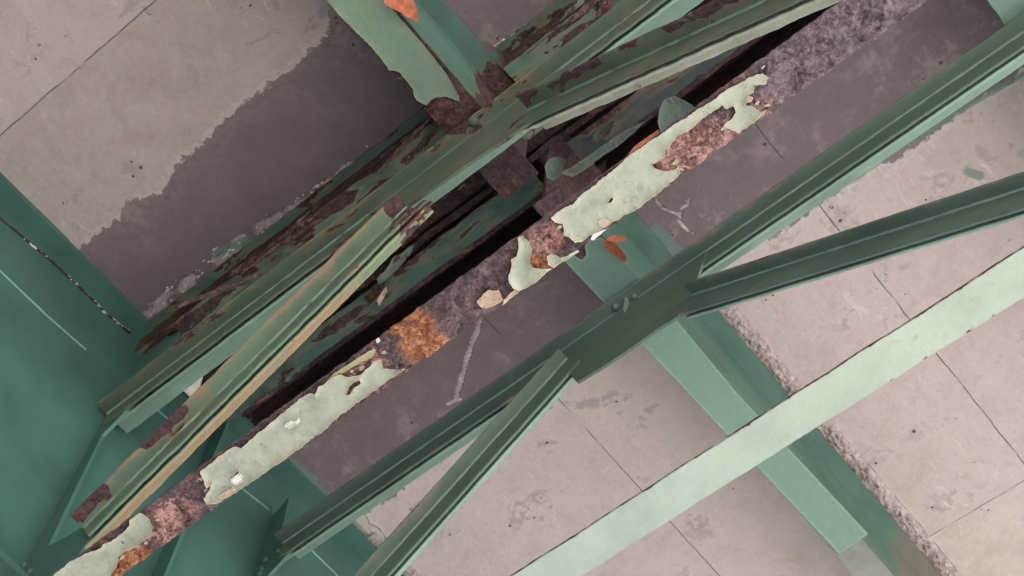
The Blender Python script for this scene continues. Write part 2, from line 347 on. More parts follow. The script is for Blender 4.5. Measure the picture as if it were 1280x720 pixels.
def sheet(outline, frame, thick=.0011, curl=.006, lam=.006, lift=.0015, bubble=.0009, step=.006, seed=0, holes=(), bend=None, amp=.0018, keep=None):
    """thin peeling sheet: 2-D outline in the plane of frame (origin, U, V, W); lifts along W, curls at torn edges"""
    O, U, V, W = (np.array(k, float) for k in frame)
    poly = ragged(outline, .004, amp, seed); hs = [ragged(h, .004, amp*.6, seed+5) for h in holes]
    P = np.array(poly); lo, hi = P.min(0), P.max(0)
    gx, gy = np.meshgrid(np.arange(lo[0], hi[0], step), np.arange(lo[1], hi[1], step))
    G = np.stack([gx.ravel(), gy.ravel()], 1) + RNG.uniform(-step*.25, step*.25, (gx.size, 2))
    rings = [poly]+hs
    d = dist_poly(G, poly)
    for h in hs: d = np.minimum(d, dist_poly(G, h))
    ok = inside(G, poly) & (d > step*.4)
    for h in hs: ok &= ~inside(G, h)
    vs = []; es = []
    for r in rings:
        o = len(vs); vs += r; es += [(o+i, o+(i+1) % len(r)) for i in range(len(r))]
    vs += [tuple(g) for g in G[ok]]
    ov, oe, of, *_ = delaunay_2d_cdt([Vector(v) for v in vs], es, [], 0, 1e-6)
    Q = np.array([tuple(v) for v in ov]); T = [tuple(f) for f in of]
    cen = np.array([Q[list(f)].mean(0) for f in T]); good = inside(cen, poly)
    for h in hs: good &= ~inside(cen, h)
    T = [f for f, g in zip(T, good) if g]
    d = dist_poly(Q, poly)
    for h in hs: d = np.minimum(d, dist_poly(Q, h))
    z = np.zeros(len(Q)); rim = np.zeros(len(Q))
    for i, (a, b) in enumerate(Q):
        ln = noise.noise(Vector((a*22, b*22, seed*2.3)))*.5+.5
        e = math.exp(-d[i]/lam)
        k = keep(a, b) if keep else 1.0
        z[i] = lift + curl*e*ln*ln*1.6*k + bubble*(noise.noise(Vector((a*60, b*60, seed+.5)))+.6*noise.noise(Vector((a*140, b*140, seed+.9))))
        if bend: z[i] += bend(a, b)
        rim[i] = math.exp(-d[i]/.0035)
    used = sorted({i for f in T for i in f}); mp = {i: k for k, i in enumerate(used)}
    n = len(used); m = MB()
    bot = [O+U*Q[i,0]+V*Q[i,1]+W*(z[i]+thick) for i in used]; top = [O+U*Q[i,0]+V*Q[i,1]+W*z[i] for i in used]
    fs = [tuple(mp[i] for i in f) for f in T]; fs2 = [tuple(n+mp[i] for i in f[::-1]) for f in T]
    cnt = {}
    for f in T:
        for i in range(len(f)):
            a, b = mp[f[i]], mp[f[(i+1) % len(f)]]; cnt[(a, b)] = cnt.get((a, b), 0)+1
    sides = [(a, b, n+b, n+a) for (a, b) in cnt if (b, a) not in cnt]
    m.add(bot+top, fs+fs2+sides); m.a['rim'] = list(rim[used])*2
    return m
def hplane(z): return ((0,0,z), (1,0,0), (0,1,0), (0,0,-1))
def px_xy(pts, z): return [tuple(at(*p, z)[:2]) for p in pts]
def px_xz(pts, y): return [(aty(*p, y)[0], aty(*p, y)[2]) for p in pts]
def dome(m, c, n, r, h, seg=10):
    n = Vector(n).normalized(); a = n.orthogonal().normalized(); b = n.cross(a); c = Vector(c); vs = []; fs = []
    rings = [(1,0),(1,.45),(.8,.8),(.4,1)]
    for q, hh in rings:
        for i in range(seg):
            t = 2*math.pi*i/seg; vs.append(c+(a*math.cos(t)+b*math.sin(t))*r*q+n*h*hh)
    for k in range(3):
        for i in range(seg): fs.append((k*seg+i, k*seg+(i+1) % seg, (k+1)*seg+(i+1) % seg, (k+1)*seg+i))
    fs.append(tuple(3*seg+i for i in range(seg))); fs.append(tuple(range(seg))[::-1])
    return m.add(vs, fs)
def slab_plate(m, poly_xz, y0, y1):
    """flat plate: outline in the x-z plane, between y0 and y1"""
    k = len(poly_xz); vs = [(a, y0, b) for a, b in poly_xz]+[(a, y1, b) for a, b in poly_xz]
    fs = [tuple(range(k)), tuple(range(k, 2*k))[::-1]]+[(i, (i+1) % k, k+(i+1) % k, k+i) for i in range(k)]
    return m.add(vs, fs)

# ------------------------------------------------------------------ levels read off the photograph
ZD, ZT, ZB, ZS = 5.0, 4.45, 3.27, 4.50       # deck soffit, top chords, bottom chords, stringer bottom
Y1, Y2 = 1.090, 1.818                        # planes of the two cross frames
XG = -2.935                                  # web of the plate girder
XS = -1.3185                                 # web of the stringer
X0, X1 = -2.90, 1.5

# ------------------------------------------------------------------ ground
g = MB().add([(-150,-150,-1.6),(150,-150,-1.6),(150,150,-1.6),(-150,150,-1.6)], [(0,1,2,3)]).build('ground', 'ground'); g['kind'] = 'structure'

aw = MB().add([(x,y,z) for z in (-1.6,5.0) for x,y in ((-11.2,-9.2),(4.8,-9.2),(4.8,-8.2),(-11.2,-8.2))], [(0,1,2,3),(4,5,6,7),(0,1,5,4),(1,2,6,5),(2,3,7,6),(3,0,4,7)])  # unseen block added to keep low horizon light off the brace stems
tag(aw.build('light_block_wall', 'rubble'), 'grey wall added out of view behind the viewer to block low light', 'wall')
# ------------------------------------------------------------------ concrete deck
def deck(name, x0, x1, y0, y1, mat, edge, sgn, limes, sprays, label):
    # fine soffit sheet over the part near the camera, wide slab body above it
    st = .011; fx0, fx1 = -3.3, 1.4; fy0, fy1 = (max(y0,-1.1), y1) if sgn > 0 else (y0, min(y1, 4.6))
    xs = np.arange(fx0, fx1+st, st); ys = np.linspace(fy0, fy1, int((fy1-fy0)/st)+1)
    gx, gy = np.meshgrid(xs, ys); P = np.stack([gx.ravel(), gy.ravel()], 1)
    ex = np.interp(P[:,0], edge[0], edge[1]); sd = (P[:,1]-ex)*sgn
    lime = np.zeros(len(P))
    for pl, w in limes: lime = np.maximum(lime, np.exp(-(dist_poly(P, pl, False)/w)**2)*(1.6 if sgn < 0 else 1.0)*np.array([.75+.6*noise.noise(Vector((a*16, b*16, 4))) for a, b in P]))
    spr = np.zeros(len(P))
    for pl, w in sprays: spr = np.maximum(spr, np.exp(-(dist_poly(P, pl, False)/w)**2))
    z = np.array([ZD + .0012*noise.noise(Vector((a*9, b*9, 0))) for a, b in P]) - .004*np.clip(lime, 0, 1)*RNG.uniform(.2, 1, len(P))
    n, k = len(ys), len(xs); m = MB()
    m.v = [(a, b, c) for (a, b), c in zip(P, z)]
    m.f = [(i*k+j, i*k+j+1, (i+1)*k+j+1, (i+1)*k+j) for i in range(n-1) for j in range(k-1)]
    # slab body and surrounding soffit
    o = len(m.v); q = [(x0,y0),(x1,y0),(x1,y1),(x0,y1)]; inn = [(fx0,fy0),(xs[-1],fy0),(xs[-1],fy1),(fx0,fy1)]
    m.v += [(a,b,ZD+.003) for a,b in q]+[(a,b,ZD+.24) for a,b in q]+[(a,b,ZD+.003) for a,b in inn]
    m.f += [(o+4,o+5,o+6,o+7)]+[(o+i,o+(i+1)%4,o+4+(i+1)%4,o+4+i) for i in range(4)]+[(o+i,o+8+i,o+8+(i+1)%4,o+(i+1)%4) for i in range(4)]
    m.a = {'stain': list(sd)+[-.5]*12, 'lime': list(lime)+[0]*12, 'spray': list(spr)+[0]*12}
    return tag(m.build(name, mat), label, 'concrete slab', 'concrete deck slabs')
eL = px_xy([(105,305),(125,285),(150,270),(160,250),(200,240),(215,215),(230,195),(260,170),(280,145),(310,125),(340,100),(370,78),(395,55),(410,40),(412,25)], ZD)
eL = [(-3.3,.66)]+eL+[(-1.35,.30),(-1.2,.12),(.6,.1)]; eL.sort()
eR = px_xy([(455,644),(473,629),(498,618),(513,602),(535,582),(905,332),(942,306),(972,295),(1010,269),(1044,242),(1092,206),(1119,206),(1137,191),(1175,165),(1207,136),(1224,126),(1236,117),(1254,113),(1267,105),(1275,91)], ZD)
eR = [(-3.3,2.12)]+eR+[(.6,2.1)]; eR.sort()
limeL = [(px_xy([(176,398),(215,368),(245,345)], ZD), .030), (px_xy([(270,325),(300,300),(340,275),(385,250),(430,215),(470,190),(515,158)], ZD), .030), (px_xy([(180,390),(175,402)], ZD), .01),
         (px_xy([(575,45),(590,62),(612,78)], ZD), .009), (px_xy([(618,57),(640,45),(668,27)], ZD), .007)]
limeR = [(px_xy([(606,385),(598,410),(588,435),(580,460),(575,480),(570,498)], ZD), .010), (px_xy([(818,247),(828,260),(848,268),(853,282),(866,292)], ZD), .006), (px_xy([(848,268),(858,256),(862,250)], ZD), .006),
         (px_xy([(560,505),(575,498)], ZD), .008), (px_xy([(900,388),(950,440),(1000,490),(1080,580),(1190,710)], ZD), .012), (px_xy([(445,640),(470,665),(490,690)], ZD), .02)]
spL = [(px_xy([(-20,215),(60,290),(120,345),(178,402)], ZD), .035), (px_xy([(270,318),(310,300)], ZD), .02), (px_xy([(620,68),(700,14)], ZD), .022)]
spR = [(px_xy([(340,560),(380,592),(440,655),(480,700)], ZD), .030), (px_xy([(820,290),(862,335)], ZD), .035), (px_xy([(1210,215),(1225,220)], ZD), .02), (px_xy([(400,668),(480,618),(560,568)], ZD), .014), (px_xy([(905,330),(1010,262),(1150,168),(1280,92)], ZD), .012)]
deck('deck_slab', -11, 4.6, -9.0, 1.10, 'concA', (np.array([e[0] for e in eL]), np.array([e[1] for e in eL])), 1, limeL, spL,
     'concrete deck slab at upper left with ragged dark water stain running to the rusted beam')
deck('deck_slab', -11, 4.6, 1.605, 9.5, 'concB', (np.array([e[0] for e in eR]), np.array([e[1] for e in eR])), -1, limeR, spR,
     'concrete deck slab at lower right, pale with seams, behind the dark green braces')

# ------------------------------------------------------------------ plate girder at left
t = thing('plate_girder', 'deep teal green plate girder along the left edge with upright stiffener plates', 'girder', (XG, 1.4, 3.42))
MB().box(XG-.014, XG, -2.6, 5.2, 3.45, 4.972, .25, 'y', .06).wear(.0012, 3).build('web', 'teal', t)
tf = MB().box(XG-.13, -2.868, -2.6, 5.2, 4.972, 4.996, .012, 'y', .016).wear(.002, 14, .001, 60)
tf.build('top_flange', 'teal', t)
MB().box(XG-.16, XG+.146, -2.6, 5.2, 3.425, 3.45, .1, 'y').build('bottom_flange', 'teal', t)
# weld beads: the upper one is cracked and crusted, the lower one is a clean bead on the web
def on_web(pts, d=.003): return [np.array(atx(px, py, XG+d)) for px, py in pts]
def cord(m, path, prof):
    for a, b in zip(path[:-1], path[1:]): m.extrude(prof, a, b, (1,0,0), (0,0,1), .010)
    return m
for pts in ([(-40,303),(0,338),(60,395),(108,437)], [(196,511),(214,527)], [(300,608),(337,637)], [(384,682),(425,722),(470,768)]):
    cord(MB(), on_web(pts), [(-.0035,-.0032),(.0025,0),(-.0035,.0032)]).wear(.0012, 60).build('weld_or_corner_bead', 'weld', t)
def stiffener(y, poly, mat='teal'):
    return slab_plate(MB(), poly, y-.006, y+.006).build('stiffener_plate', mat, t)
xw = XG+.001
P1 = [(xw,4.93),(-2.80,4.93),(-2.72,4.84)] + px_xz([(203,470),(129,545),(100,604),(83,640),(62,684)], Y1) + px_xz([(86,672),(110,657),(128,648)], Y1) + [(-2.62,3.30),(-2.80,3.24),(xw,3.46)]
sp = stiffener(Y1, P1)
P2 = [(xw,4.74)] + px_xz([(363,622),(354,660)], Y2) + [(-2.70,4.40)] + px_xz([(372,682),(337,720)], Y2) + [(-2.875,4.15),(-2.875,3.62),(-2.78,3.50),(-2.62,3.30),(-2.80,3.24),(xw,3.46)]
stiffener(Y2, P2)
P3 = [(xw,4.90),(xw+.075,4.90),(xw+.075,3.86),(xw+.06,3.80),(xw+.13,3.62),(xw+.13,3.452),(xw,3.452)]
stiffener(1.47, P3)
m = MB()
for px_ in [(125,521),(121,532),(117,541)]:
    p = aty(*px_, Y1-.006); dome(m := MB(), p, (0,-1,0), .013, .011); m.build('bolt', 'chord', t, sp)
for px_ in [(348,690),(332,700),(327,712),(325,718)]:
    p = aty(*px_, Y2-.006); dome(m := MB(), p, (0,-1,0), .013, .011); m.build('bolt', 'teal', t)
for px_ in [(30,708),(37,716)]:
    p = aty(*px_, Y1-.006); dome(m := MB(), p, (0,-1,0), .014, .012); m.build('bolt', 'teal', t)
# flaking crust in the cracked seam under the top flange
def crumbs(name, mat, parent, line, z, w, n, smin, smax, sub=None, dz=.004):
    m = MB(); L = np.array(line)
    seg = np.linalg.norm(np.diff(L, axis=0), axis=1); cum = np.concatenate([[0], np.cumsum(seg)])
    for _ in range(n):
        u = random.uniform(0, cum[-1]); i = min(len(seg)-1, int(np.searchsorted(cum, u)-1) if u > 0 else 0)
        p = L[i]+(L[i+1]-L[i])*((u-cum[i])/seg[i]); d = (L[i+1]-L[i])/seg[i]; nn = np.array([-d[1], d[0]])
        c = p+nn*random.gauss(0, w); r = random.uniform(smin, smax); el = random.uniform(.8, 2.6); k = random.randint(5, 7); vs = []
        for q in range(k):
            a = 2*math.pi*q/k; rr = r*random.uniform(.6, 1.2); e = d*math.cos(a)*rr*el+nn*math.sin(a)*rr
            vs.append((c[0]+e[0], c[1]+e[1], z))
        zz = z-random.uniform(.4, 1)*dz
        vs2 = [((x-c[0])*.55+c[0], (y-c[1])*.55+c[1], zz+random.uniform(-.001,.001)) for x, y, _ in vs]
        m.add(vs+vs2, [tuple(range(k, 2*k))]+[(i2, (i2+1) % k, k+(i2+1) % k, k+i2) for i2 in range(k)])
    o = m.build(name, mat, parent, sub, 30); o['kind'] = 'stuff'; return o
seam = on_web([(-30,247),(0,273),(28,296),(62,324),(98,358),(135,394),(163,417)], .002); seam2 = on_web([(345,581),(394,630),(430,662),(465,694)], .002)
for pth in (seam, seam2):
    cord(MB(), pth, [(-.003,-.003),(.003,-.003),(.003,.003),(-.003,.003)]).wear(.003, 25, .0015, 90).build('rust_seam', 'rust_dark', t)
def web_crust(path, n):
    m = MB()
    for _ in range(n):
        u = random.random()**.7*(len(path)-1); i = min(len(path)-2, int(u)); c = path[i]+(path[i+1]-path[i])*(u-i)
        r = random.uniform(.0008, .0065)*random.random()+.0008; k = 6; d = (path[i+1]-path[i]); d = d/np.linalg.norm(d); up = np.array((0,0,1.)); c = c+up*random.gauss(0, .003); vs = []
        for q in range(k):
            a = 2*math.pi*q/k; rr = r*random.uniform(.6, 1.2); vs.append(c+d*math.cos(a)*rr*2.2+up*math.sin(a)*rr)
        m.add(vs+[(np.array(v_)-c)*.5+c+np.array((random.uniform(.003,.006),0,0)) for v_ in vs], [tuple(range(k, 2*k))]+[(q, (q+1) % k, k+(q+1) % k, k+q) for q in range(k)])
    o = m.build('crust', 'crust', t, None, 30); o['kind'] = 'stuff'; return o
web_crust(seam[2:], 46)

# ------------------------------------------------------------------ stringers
def stringer(label, y0, y1, xs, name='stringer', worn=True, coat=None, trim=0, group='steel stringers under the deck'):
    t = thing(name, label, 'steel beam', (xs, (y0+y1)/2, ZS), group)
    b = MB().box(xs-.0675+trim, xs+.0675-trim*.3, y0, y1, ZS, ZS+.012, .012, 'y', .011).wear(.0022, 28, .0012, 90)
    b.attr('rust', lambda x, y, z: 1.2*math.exp(-max(0, abs(y-1.33)-.1)/.12))
    b.build('bottom_flange', 'rust_dark' if coat else 'stringer_clean', t)
    w = MB().box(xs-.005, xs+.005, y0, y1, ZS+.012, 4.975, .03, 'y', .03).wear(.0012, 20)
    w.attr('rust', lambda x, y, z: .9*math.exp(-(max(0,abs(y-1.33)-.15)/.12)**2) if worn else 0)
    dirty = lambda x, y, z: .55*min(1, max(0, (y-3.30)/.12)) if coat else 0
    w.attr('stain', dirty); w.build('web', 'stringer', t)
    f = MB().box(xs-.0675, xs+.0675, y0, y1, 4.975, 4.992, .012, 'y', .011).wear(.0018, 24, .0008, 90)
    f.attr('rust', lambda x, y, z: .9*math.exp(-(max(0,abs(y-1.33)-.15)/.12)**2) if worn else 0)
    f.attr('stain', dirty); f.build('top_flange', 'stringer', t)
    if coat:
        for pts, mat, kw in coat: sheet(px_xy(pts, ZS-.002), hplane(ZS-.002), **kw).build('paint_coat', mat, t)
    return t
coat1 = [([(-100,-543),(300,-118),(402,-8),(424,18),(436,30),(448,42),(464,58),(476,72),(484,82),(486,87),(494,88),(501,91),(506,98),(511,104),(516,111),(518,119),(521,125),(528,129),(533,131),(536,128),(539,124),(547,121),(556,120),(566,123),(574,126),(574,120),(570,112),(558,92),(541,70),(521,46),(500,22),(481,0),(380,-112),(-20,-537)], 'skin_green', dict(curl=.004, seed=3, bubble=.0003, amp=.0012))]
coat2 = [([(706,326),(716,318),(727,325),(733,318),(731,307),(738,299),(752,296),(770,313),(849,404),(920,490),(1085,667),(1049,692),(860,490),(800,426)], 'skin_fresh', dict(curl=.0012, seed=4, bubble=.0003, amp=.0006, step=.010, lift=.001))]
s1 = stringer('green stringer at top centre whose flange paint ends in a torn edge', -3.2, 1.305, XS-.032, coat=coat1)
s2 = stringer('light green stringer at lower right with an unpainted dusty end, beside broken concrete', 1.375, 5.0, XS, coat=coat2, trim=.024)
# dusty unpainted end of the lower stringer
for ch in s2.children:
    if ch.name.startswith('bottom_flange'): ch.data.materials[0] = M['dull']
stringer('pale green beam corner showing at the top right corner of the photo', 1.375, 5.0, .122, worn=False)
# broken concrete haunch beside the lower stringer
def rubble_strip(x0, x1, y0, y1, z, amp, seed, st=.006, jag=.012):
    xs = np.linspace(x0, x1, max(6, int((x1-x0)/st))); ys = np.arange(y0, y1, st); m = MB(); k = len(xs); vs = []
    for y in ys:
        j0 = jag*noise.noise(Vector((y*22, seed, 0)))+jag*.6*noise.noise(Vector((y*70, seed, 3))); j1 = .4*jag*noise.noise(Vector((y*30, seed, 8)))
        for i, x in enumerate(xs):
            u = i/(k-1); xx = x+(1-u)*j0+u*j1
            e = math.sin(math.pi*min(1, max(0, u)))**.5
            zz = z-e*amp*(.45+.9*abs(noise.noise(Vector((xx*45, y*45, seed))))+.5*noise.noise(Vector((xx*130, y*130, seed))))
            vs.append((xx, y, min(zz, z+.001)))
    n = len(ys); m.add(vs, [(i*k+j, i*k+j+1, (i+1)*k+j+1, (i+1)*k+j) for i in range(n-1) for j in range(k-1)]); return m
dB = [o for o in C.objects if o.name.startswith('deck_slab')][1]
h = rubble_strip(-1.262, -1.193, 2.12, 4.6, 4.999, .020, 1.0).build('haunch', 'rubble', None, dB, 60)
h['label'] = 'rough broken concrete haunch along the stringer'
rubble_strip(-2.875, -2.82, 2.20, 2.62, 4.999, .012, 5.0).build('haunch', 'rubble', None, dB, 60)
dA = [o for o in C.objects if o.name.startswith('deck_slab')][0]
crumbs('lime_crust', 'crust', None, px_xy([(172,402),(205,372),(250,338),(330,282),(420,222),(512,158)], 4.999), 4.999, .012, 150, .0015, .006, dA)
crumbs('lime_crust', 'crust', None, px_xy([(570,38),(588,60),(606,75),(618,80)], 4.999), 4.999, .003, 26, .003, .009, dA)
crumbs('lime_crust', 'crust', None, px_xy([(618,57),(632,50),(650,38),(668,24)], 4.999), 4.999, .0015, 30, .002, .005, dA)

# ------------------------------------------------------------------ end beams and trough at the deck joint
def end_beam(label, x0, x1, yw, yt0, yt1, yb0, yb1, zb, mats, seed):
    t = thing('end_beam', label, 'steel beam', ((x0+x1)/2, yw, zb), 'rusted end beams under the deck joint')
    o = Vector((seed*3.1, 0, 0))
    def patch(x, y, z): return .16*noise.noise(Vector((x*5+seed, y*30, z*30)))
    MB().box(x0, x1, yt0, yt1, 4.978, 4.992, .010, 'x', .009).wear(.004, 22, .002, 80).attr('rust', patch).build('top_flange', mats[0], t)
    MB().box(x0, x1, yw-.004, yw+.004, zb+.01, 4.978, .010, 'x', .010).wear(.003, 24, .0015, 90).attr('rust', patch).build('web', mats[1], t)
    MB().box(x0, x1, yb0, yb1, zb, zb+.01, .010, 'x', .009).wear(.004, 20, .002, 80).attr('rust', patch).build('bottom_flange', mats[2], t)
    return t
ea = end_beam('rusted end beam with peeling green paint at the stained slab edge, left of the stringer', -2.93, -1.395, 1.062, 1.028, 1.062, 1.062, 1.20, 4.865, ('endbeam','endbeam_rust','endbeam'), 1)
eb = end_beam('rusted green end beam at the slab edge, right of the torn stringer at the top', -1.245, X1, 1.062, 1.02, 1.062, 1.062, 1.20, 4.865, ('endbeam','endbeam_rust','endbeam'), 2)
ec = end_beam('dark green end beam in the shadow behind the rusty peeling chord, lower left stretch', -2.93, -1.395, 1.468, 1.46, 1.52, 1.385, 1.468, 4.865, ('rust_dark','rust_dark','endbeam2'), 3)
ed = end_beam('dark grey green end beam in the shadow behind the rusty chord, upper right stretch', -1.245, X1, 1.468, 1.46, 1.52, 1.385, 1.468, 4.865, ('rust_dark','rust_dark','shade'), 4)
for o_, xa, xb in ((ec, -2.93, -1.395), (ed, -1.245, X1)):
    MB().box(xa, xb, 1.590, 1.602, 4.985, 5.17, .014, 'x', .014).wear(.002, 30).build('gap_shade_plate', 'rust_dark', o_)  # dark plate added so the side of the gap reads as shade
tr = thing('joint_trough', 'rust brown layered steel sheets filling the deck joint behind the braces', 'drain trough', (-1.2, 1.29, 4.88))
MB().box(-2.92, X1, 1.205, 1.275, 4.885, 4.890, .010, 'x', .008).wear(.006, 14, .0025, 60).build('sheet', 'rust_dark', tr)
MB().box(-2.92, X1, 1.292, 1.345, 4.915, 4.920, .010, 'x', .008).wear(.007, 12, .003, 60).build('sheet', 'rust_dark', tr)
MB().box(-2.92, X1, 1.352, 1.374, 4.89, 4.894, .010, 'x', .006).wear(.006, 16, .003, 70).build('sheet', 'rust_dark', tr)
MB().box(-10.9, 2.5, 1.09, 1.615, 5.18, 5.185, .3, 'x', .05).build('sky_block_strip', 'rust_dark', tr)  # dark sheet added above the joint to keep sky light out

def scale_flakes(t, x0, x1, ya, yb, z, n, mats, seed, lmin=.03, lmax=.13, ratio=(.13,.34)):
    rr = random.Random(seed)
    for i in range(n):
        L = rr.uniform(lmin, lmax); W = L*rr.uniform(*ratio); cx, cy = rr.uniform(x0+L/2, x1-L/2), rr.uniform(ya, yb); a0 = rr.gauss(0, .10); k = rr.randint(8, 12); pts = []
        for q in range(k):
            a = 2*math.pi*q/k; r = rr.uniform(.55, 1.1); x, y = math.cos(a)*L/2*r, math.sin(a)*W/2*r
            pts.append((x*math.cos(a0)-y*math.sin(a0), x*math.sin(a0)+y*math.cos(a0)))
        tx, ty = rr.gauss(0, .22), rr.gauss(0, .7)
        sheet(pts, ((cx, cy, z-rr.uniform(.006, .030)), (1,0,tx), (0,1,ty), (0,0,-1)), curl=.012, lam=.008, seed=seed*31+i, thick=.0016, step=.007, amp=.003).build('rust_scale', rr.choice(mats), t, None, 50)
scale_flakes(ea, -2.85, -1.45, 1.055, 1.075, 4.93, 26, ['rust_dark', 'scale_brown', 'endbeam', 'scale_brown'], 1)
scale_flakes(ea, -2.85, -1.45, 1.08, 1.19, 4.865, 22, ['rust_dark', 'endbeam', 'scale_pale', 'scale_brown'], 2)
scale_flakes(ea, -2.85, -1.42, 1.058, 1.07, 4.885, 9, ['scale_edge', 'scale_brown', 'scale_edge'], 11, .22, .55, (.025,.06))
scale_flakes(eb, -1.20, .4, 1.058, 1.07, 4.885, 8, ['scale_edge', 'scale_brown', 'scale_edge'], 12, .2, .5, (.025,.06))
scale_flakes(tr, -2.80, .4, 1.21, 1.37, 4.885, 14, ['scale_edge', 'scale_brown', 'rust_dark'], 13, .25, .6, (.02,.05))
scale_flakes(eb, -1.20, .3, 1.055, 1.075, 4.93, 20, ['rust_dark', 'scale_brown', 'endbeam', 'scale_pale'], 3)
scale_flakes(eb, -1.20, .3, 1.08, 1.19, 4.865, 12, ['rust_dark', 'endbeam', 'scale_brown'], 4)
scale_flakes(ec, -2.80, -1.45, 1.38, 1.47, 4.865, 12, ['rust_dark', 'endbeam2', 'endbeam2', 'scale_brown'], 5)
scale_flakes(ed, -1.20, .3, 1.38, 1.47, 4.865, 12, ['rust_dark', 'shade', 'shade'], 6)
scale_flakes(tr, -2.80, .3, 1.21, 1.37, 4.885, 60, ['rust_dark', 'scale_brown', 'scale_brown', 'shade', 'scale_pale'], 7, .04, .22)
# ------------------------------------------------------------------ cross frames
def pair(t, p0, p1, yc, w, h, mat_near, mat_far, tk=.009, gap=.005, wear=.0008, wfar=None, rust=None, stain=None, names=('angle_bar','angle_bar'), far_ext=(0,0)):
    """two angle bars back to back; p0, p1 = (x, z) of the inner corner line"""
    p0 = np.array((p0[0], 0, p0[1])); p1 = np.array((p1[0], 0, p1[1])); u = (p1-p0)/np.linalg.norm(p1-p0)
    v = np.array((u[2], 0, -u[0])); v = v if v[2] < 0 else -v
    if stain is None: stain = lambda x, y, z: .20*math.exp(-max(0, y-(yc-w-gap))/.018)+.10*noise.noise(Vector((x*3, 2, z*3)))
    if rust is None: rust = lambda x, y, z: .26*math.exp(-max(0, y-(yc-w-gap))/.004)*(.5+noise.noise(Vector((x*7, 1, z*7))))
    out = []
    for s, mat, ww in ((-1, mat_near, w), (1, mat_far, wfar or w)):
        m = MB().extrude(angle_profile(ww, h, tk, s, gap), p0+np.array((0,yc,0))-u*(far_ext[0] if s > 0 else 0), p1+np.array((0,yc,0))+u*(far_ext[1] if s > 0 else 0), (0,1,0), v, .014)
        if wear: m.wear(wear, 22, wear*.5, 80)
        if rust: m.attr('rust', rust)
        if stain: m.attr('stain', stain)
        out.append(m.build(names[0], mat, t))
    m = MB().extrude([(-gap-tk,.001),(-gap-tk-.0055,.001),(-gap-tk-.0035,.0035),(-gap-tk,.0055)], p0+np.array((0,yc,0)), p1+np.array((0,yc,0)), (0,1,0), v, .02).wear(.0007, 40)
    m.build('weld_or_corner_bead', 'bead', t)  # paler bead drawn along the inner corner line of the near bar
    return out, u, v
def gusset(t, px_pts, y, extra, mat, sub=None):
    return slab_plate(MB(), px_xz(px_pts, y)+extra, y-.0045, y+.0045).build('gusset_plate', mat, t, sub)
def bolt(t, p, n, r=.012, mat='chord', h=.010):
    dome(m := MB(), p, n, r, h); return m.build('bolt', mat, t)

GC = 'top chords of the cross frames'; GD = 'diagonal braces of the cross frames'; GB = 'bottom chords of the cross frames'
# frame 2 (sound paint)
c2 = thing('top_chord', 'long dark green double angle brace with bolted joint plate, crossing the middle of the photo', 'steel brace', (-1.3, Y2, ZT-.08), GC)
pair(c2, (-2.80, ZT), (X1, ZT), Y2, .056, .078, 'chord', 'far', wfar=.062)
gusset(c2, [(716,472),(722,479),(755,459),(790,436),(822,413),(849,396),(862,380)], Y2-.0155, [(-1.02,ZT-.01),(-1.60,ZT-.01)], 'chord')
for px_ in [(769,384),(793,371)]: bolt(c2, at(*px_, ZT), (0,0,-1))
fin = sheet([(0,0),(.016,-.004),(.030,.030),(.034,.062),(.022,.066),(.006,.035)], ((*at(783,371,ZT-.003)[:2], ZT-.003), (0,.85,-.5), (-.5,.3,-.8), (-.7,-.7,0)), curl=.002, seed=8, thick=.003)
fin.build('clip', 'chord', c2)
# frame 1 (worn)
def ru1(x, y, z): return .10*noise.noise(Vector((x*4, 3, z)))+(.06 if y < Y1-.04 else 0)
c1 = thing('top_chord', 'worn green double angle brace with rust patches and bolted joint, beside the rusted deck joint', 'steel brace', (-1.3, Y1, ZT-.08), GC)
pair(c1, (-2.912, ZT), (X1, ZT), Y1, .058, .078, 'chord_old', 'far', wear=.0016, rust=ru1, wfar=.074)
gusset(c1, [(505,262),(540,238),(590,203),(633,175),(668,150),(690,120)], Y1-.0155, [(-1.02,ZT-.01),(-1.75,ZT-.01)], 'chord_old')
for px_ in [(592,152),(655,140)]: bolt(c1, at(*px_, ZT), (0,0,-1), .015)

def ln(pa, pb, y): a, b = aty(*pa, y), aty(*pb, y); return (a[0], a[2]), (b[0], b[2])
def ext(a, b, ea, eb):
    a = np.array(a); b = np.array(b); u = (b-a)/np.linalg.norm(b-a); return tuple(a-u*ea), tuple(b+u*eb)
yi2 = Y2-.014; yi1 = Y1-.014
d4 = thing('diagonal_brace', 'dark green diagonal brace leaving the bolted joint for the right edge', 'steel brace', (-.3, Y2, 3.45), GD)
a, b = ln((868,372), (1280,241), yi2); a, b = ext(a, b, 0, .55)
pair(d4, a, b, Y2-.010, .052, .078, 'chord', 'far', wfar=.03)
d5 = thing('diagonal_brace', 'short green diagonal brace dropping from the bolted joint to the bottom edge', 'steel brace', (-2.3, Y2, 3.6), GD)
a, b = ln((703,461), (474,716), yi2); a, b = ext(a, b, .035, .55)
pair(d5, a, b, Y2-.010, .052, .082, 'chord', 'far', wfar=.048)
d6 = thing('diagonal_brace', 'khaki streaked rusty diagonal brace with tan edge running to the lower left', 'steel brace', (-2.4, Y1, 3.5), GD)
a, b = ln((512,262), (142,630), yi1); a, b = ext(a, b, 0, .0)
a6, b6 = a, b; b = ext(a, b, 0, .10)[1]
def ru6(x, y, z): return .42*math.exp(-max(0, -1.60-x)/.035)*(.6+noise.noise(Vector((x*30, y*30, z*30))))+(.20 if y < Y1-.05 else .0)*(1 if x < -2.25 else .35)+.16*noise.noise(Vector((x*6, 1, z*6)))*(1 if y < Y1-.03 else .2)+(.25 if x < -2.52 and y < Y1-.03 else 0)
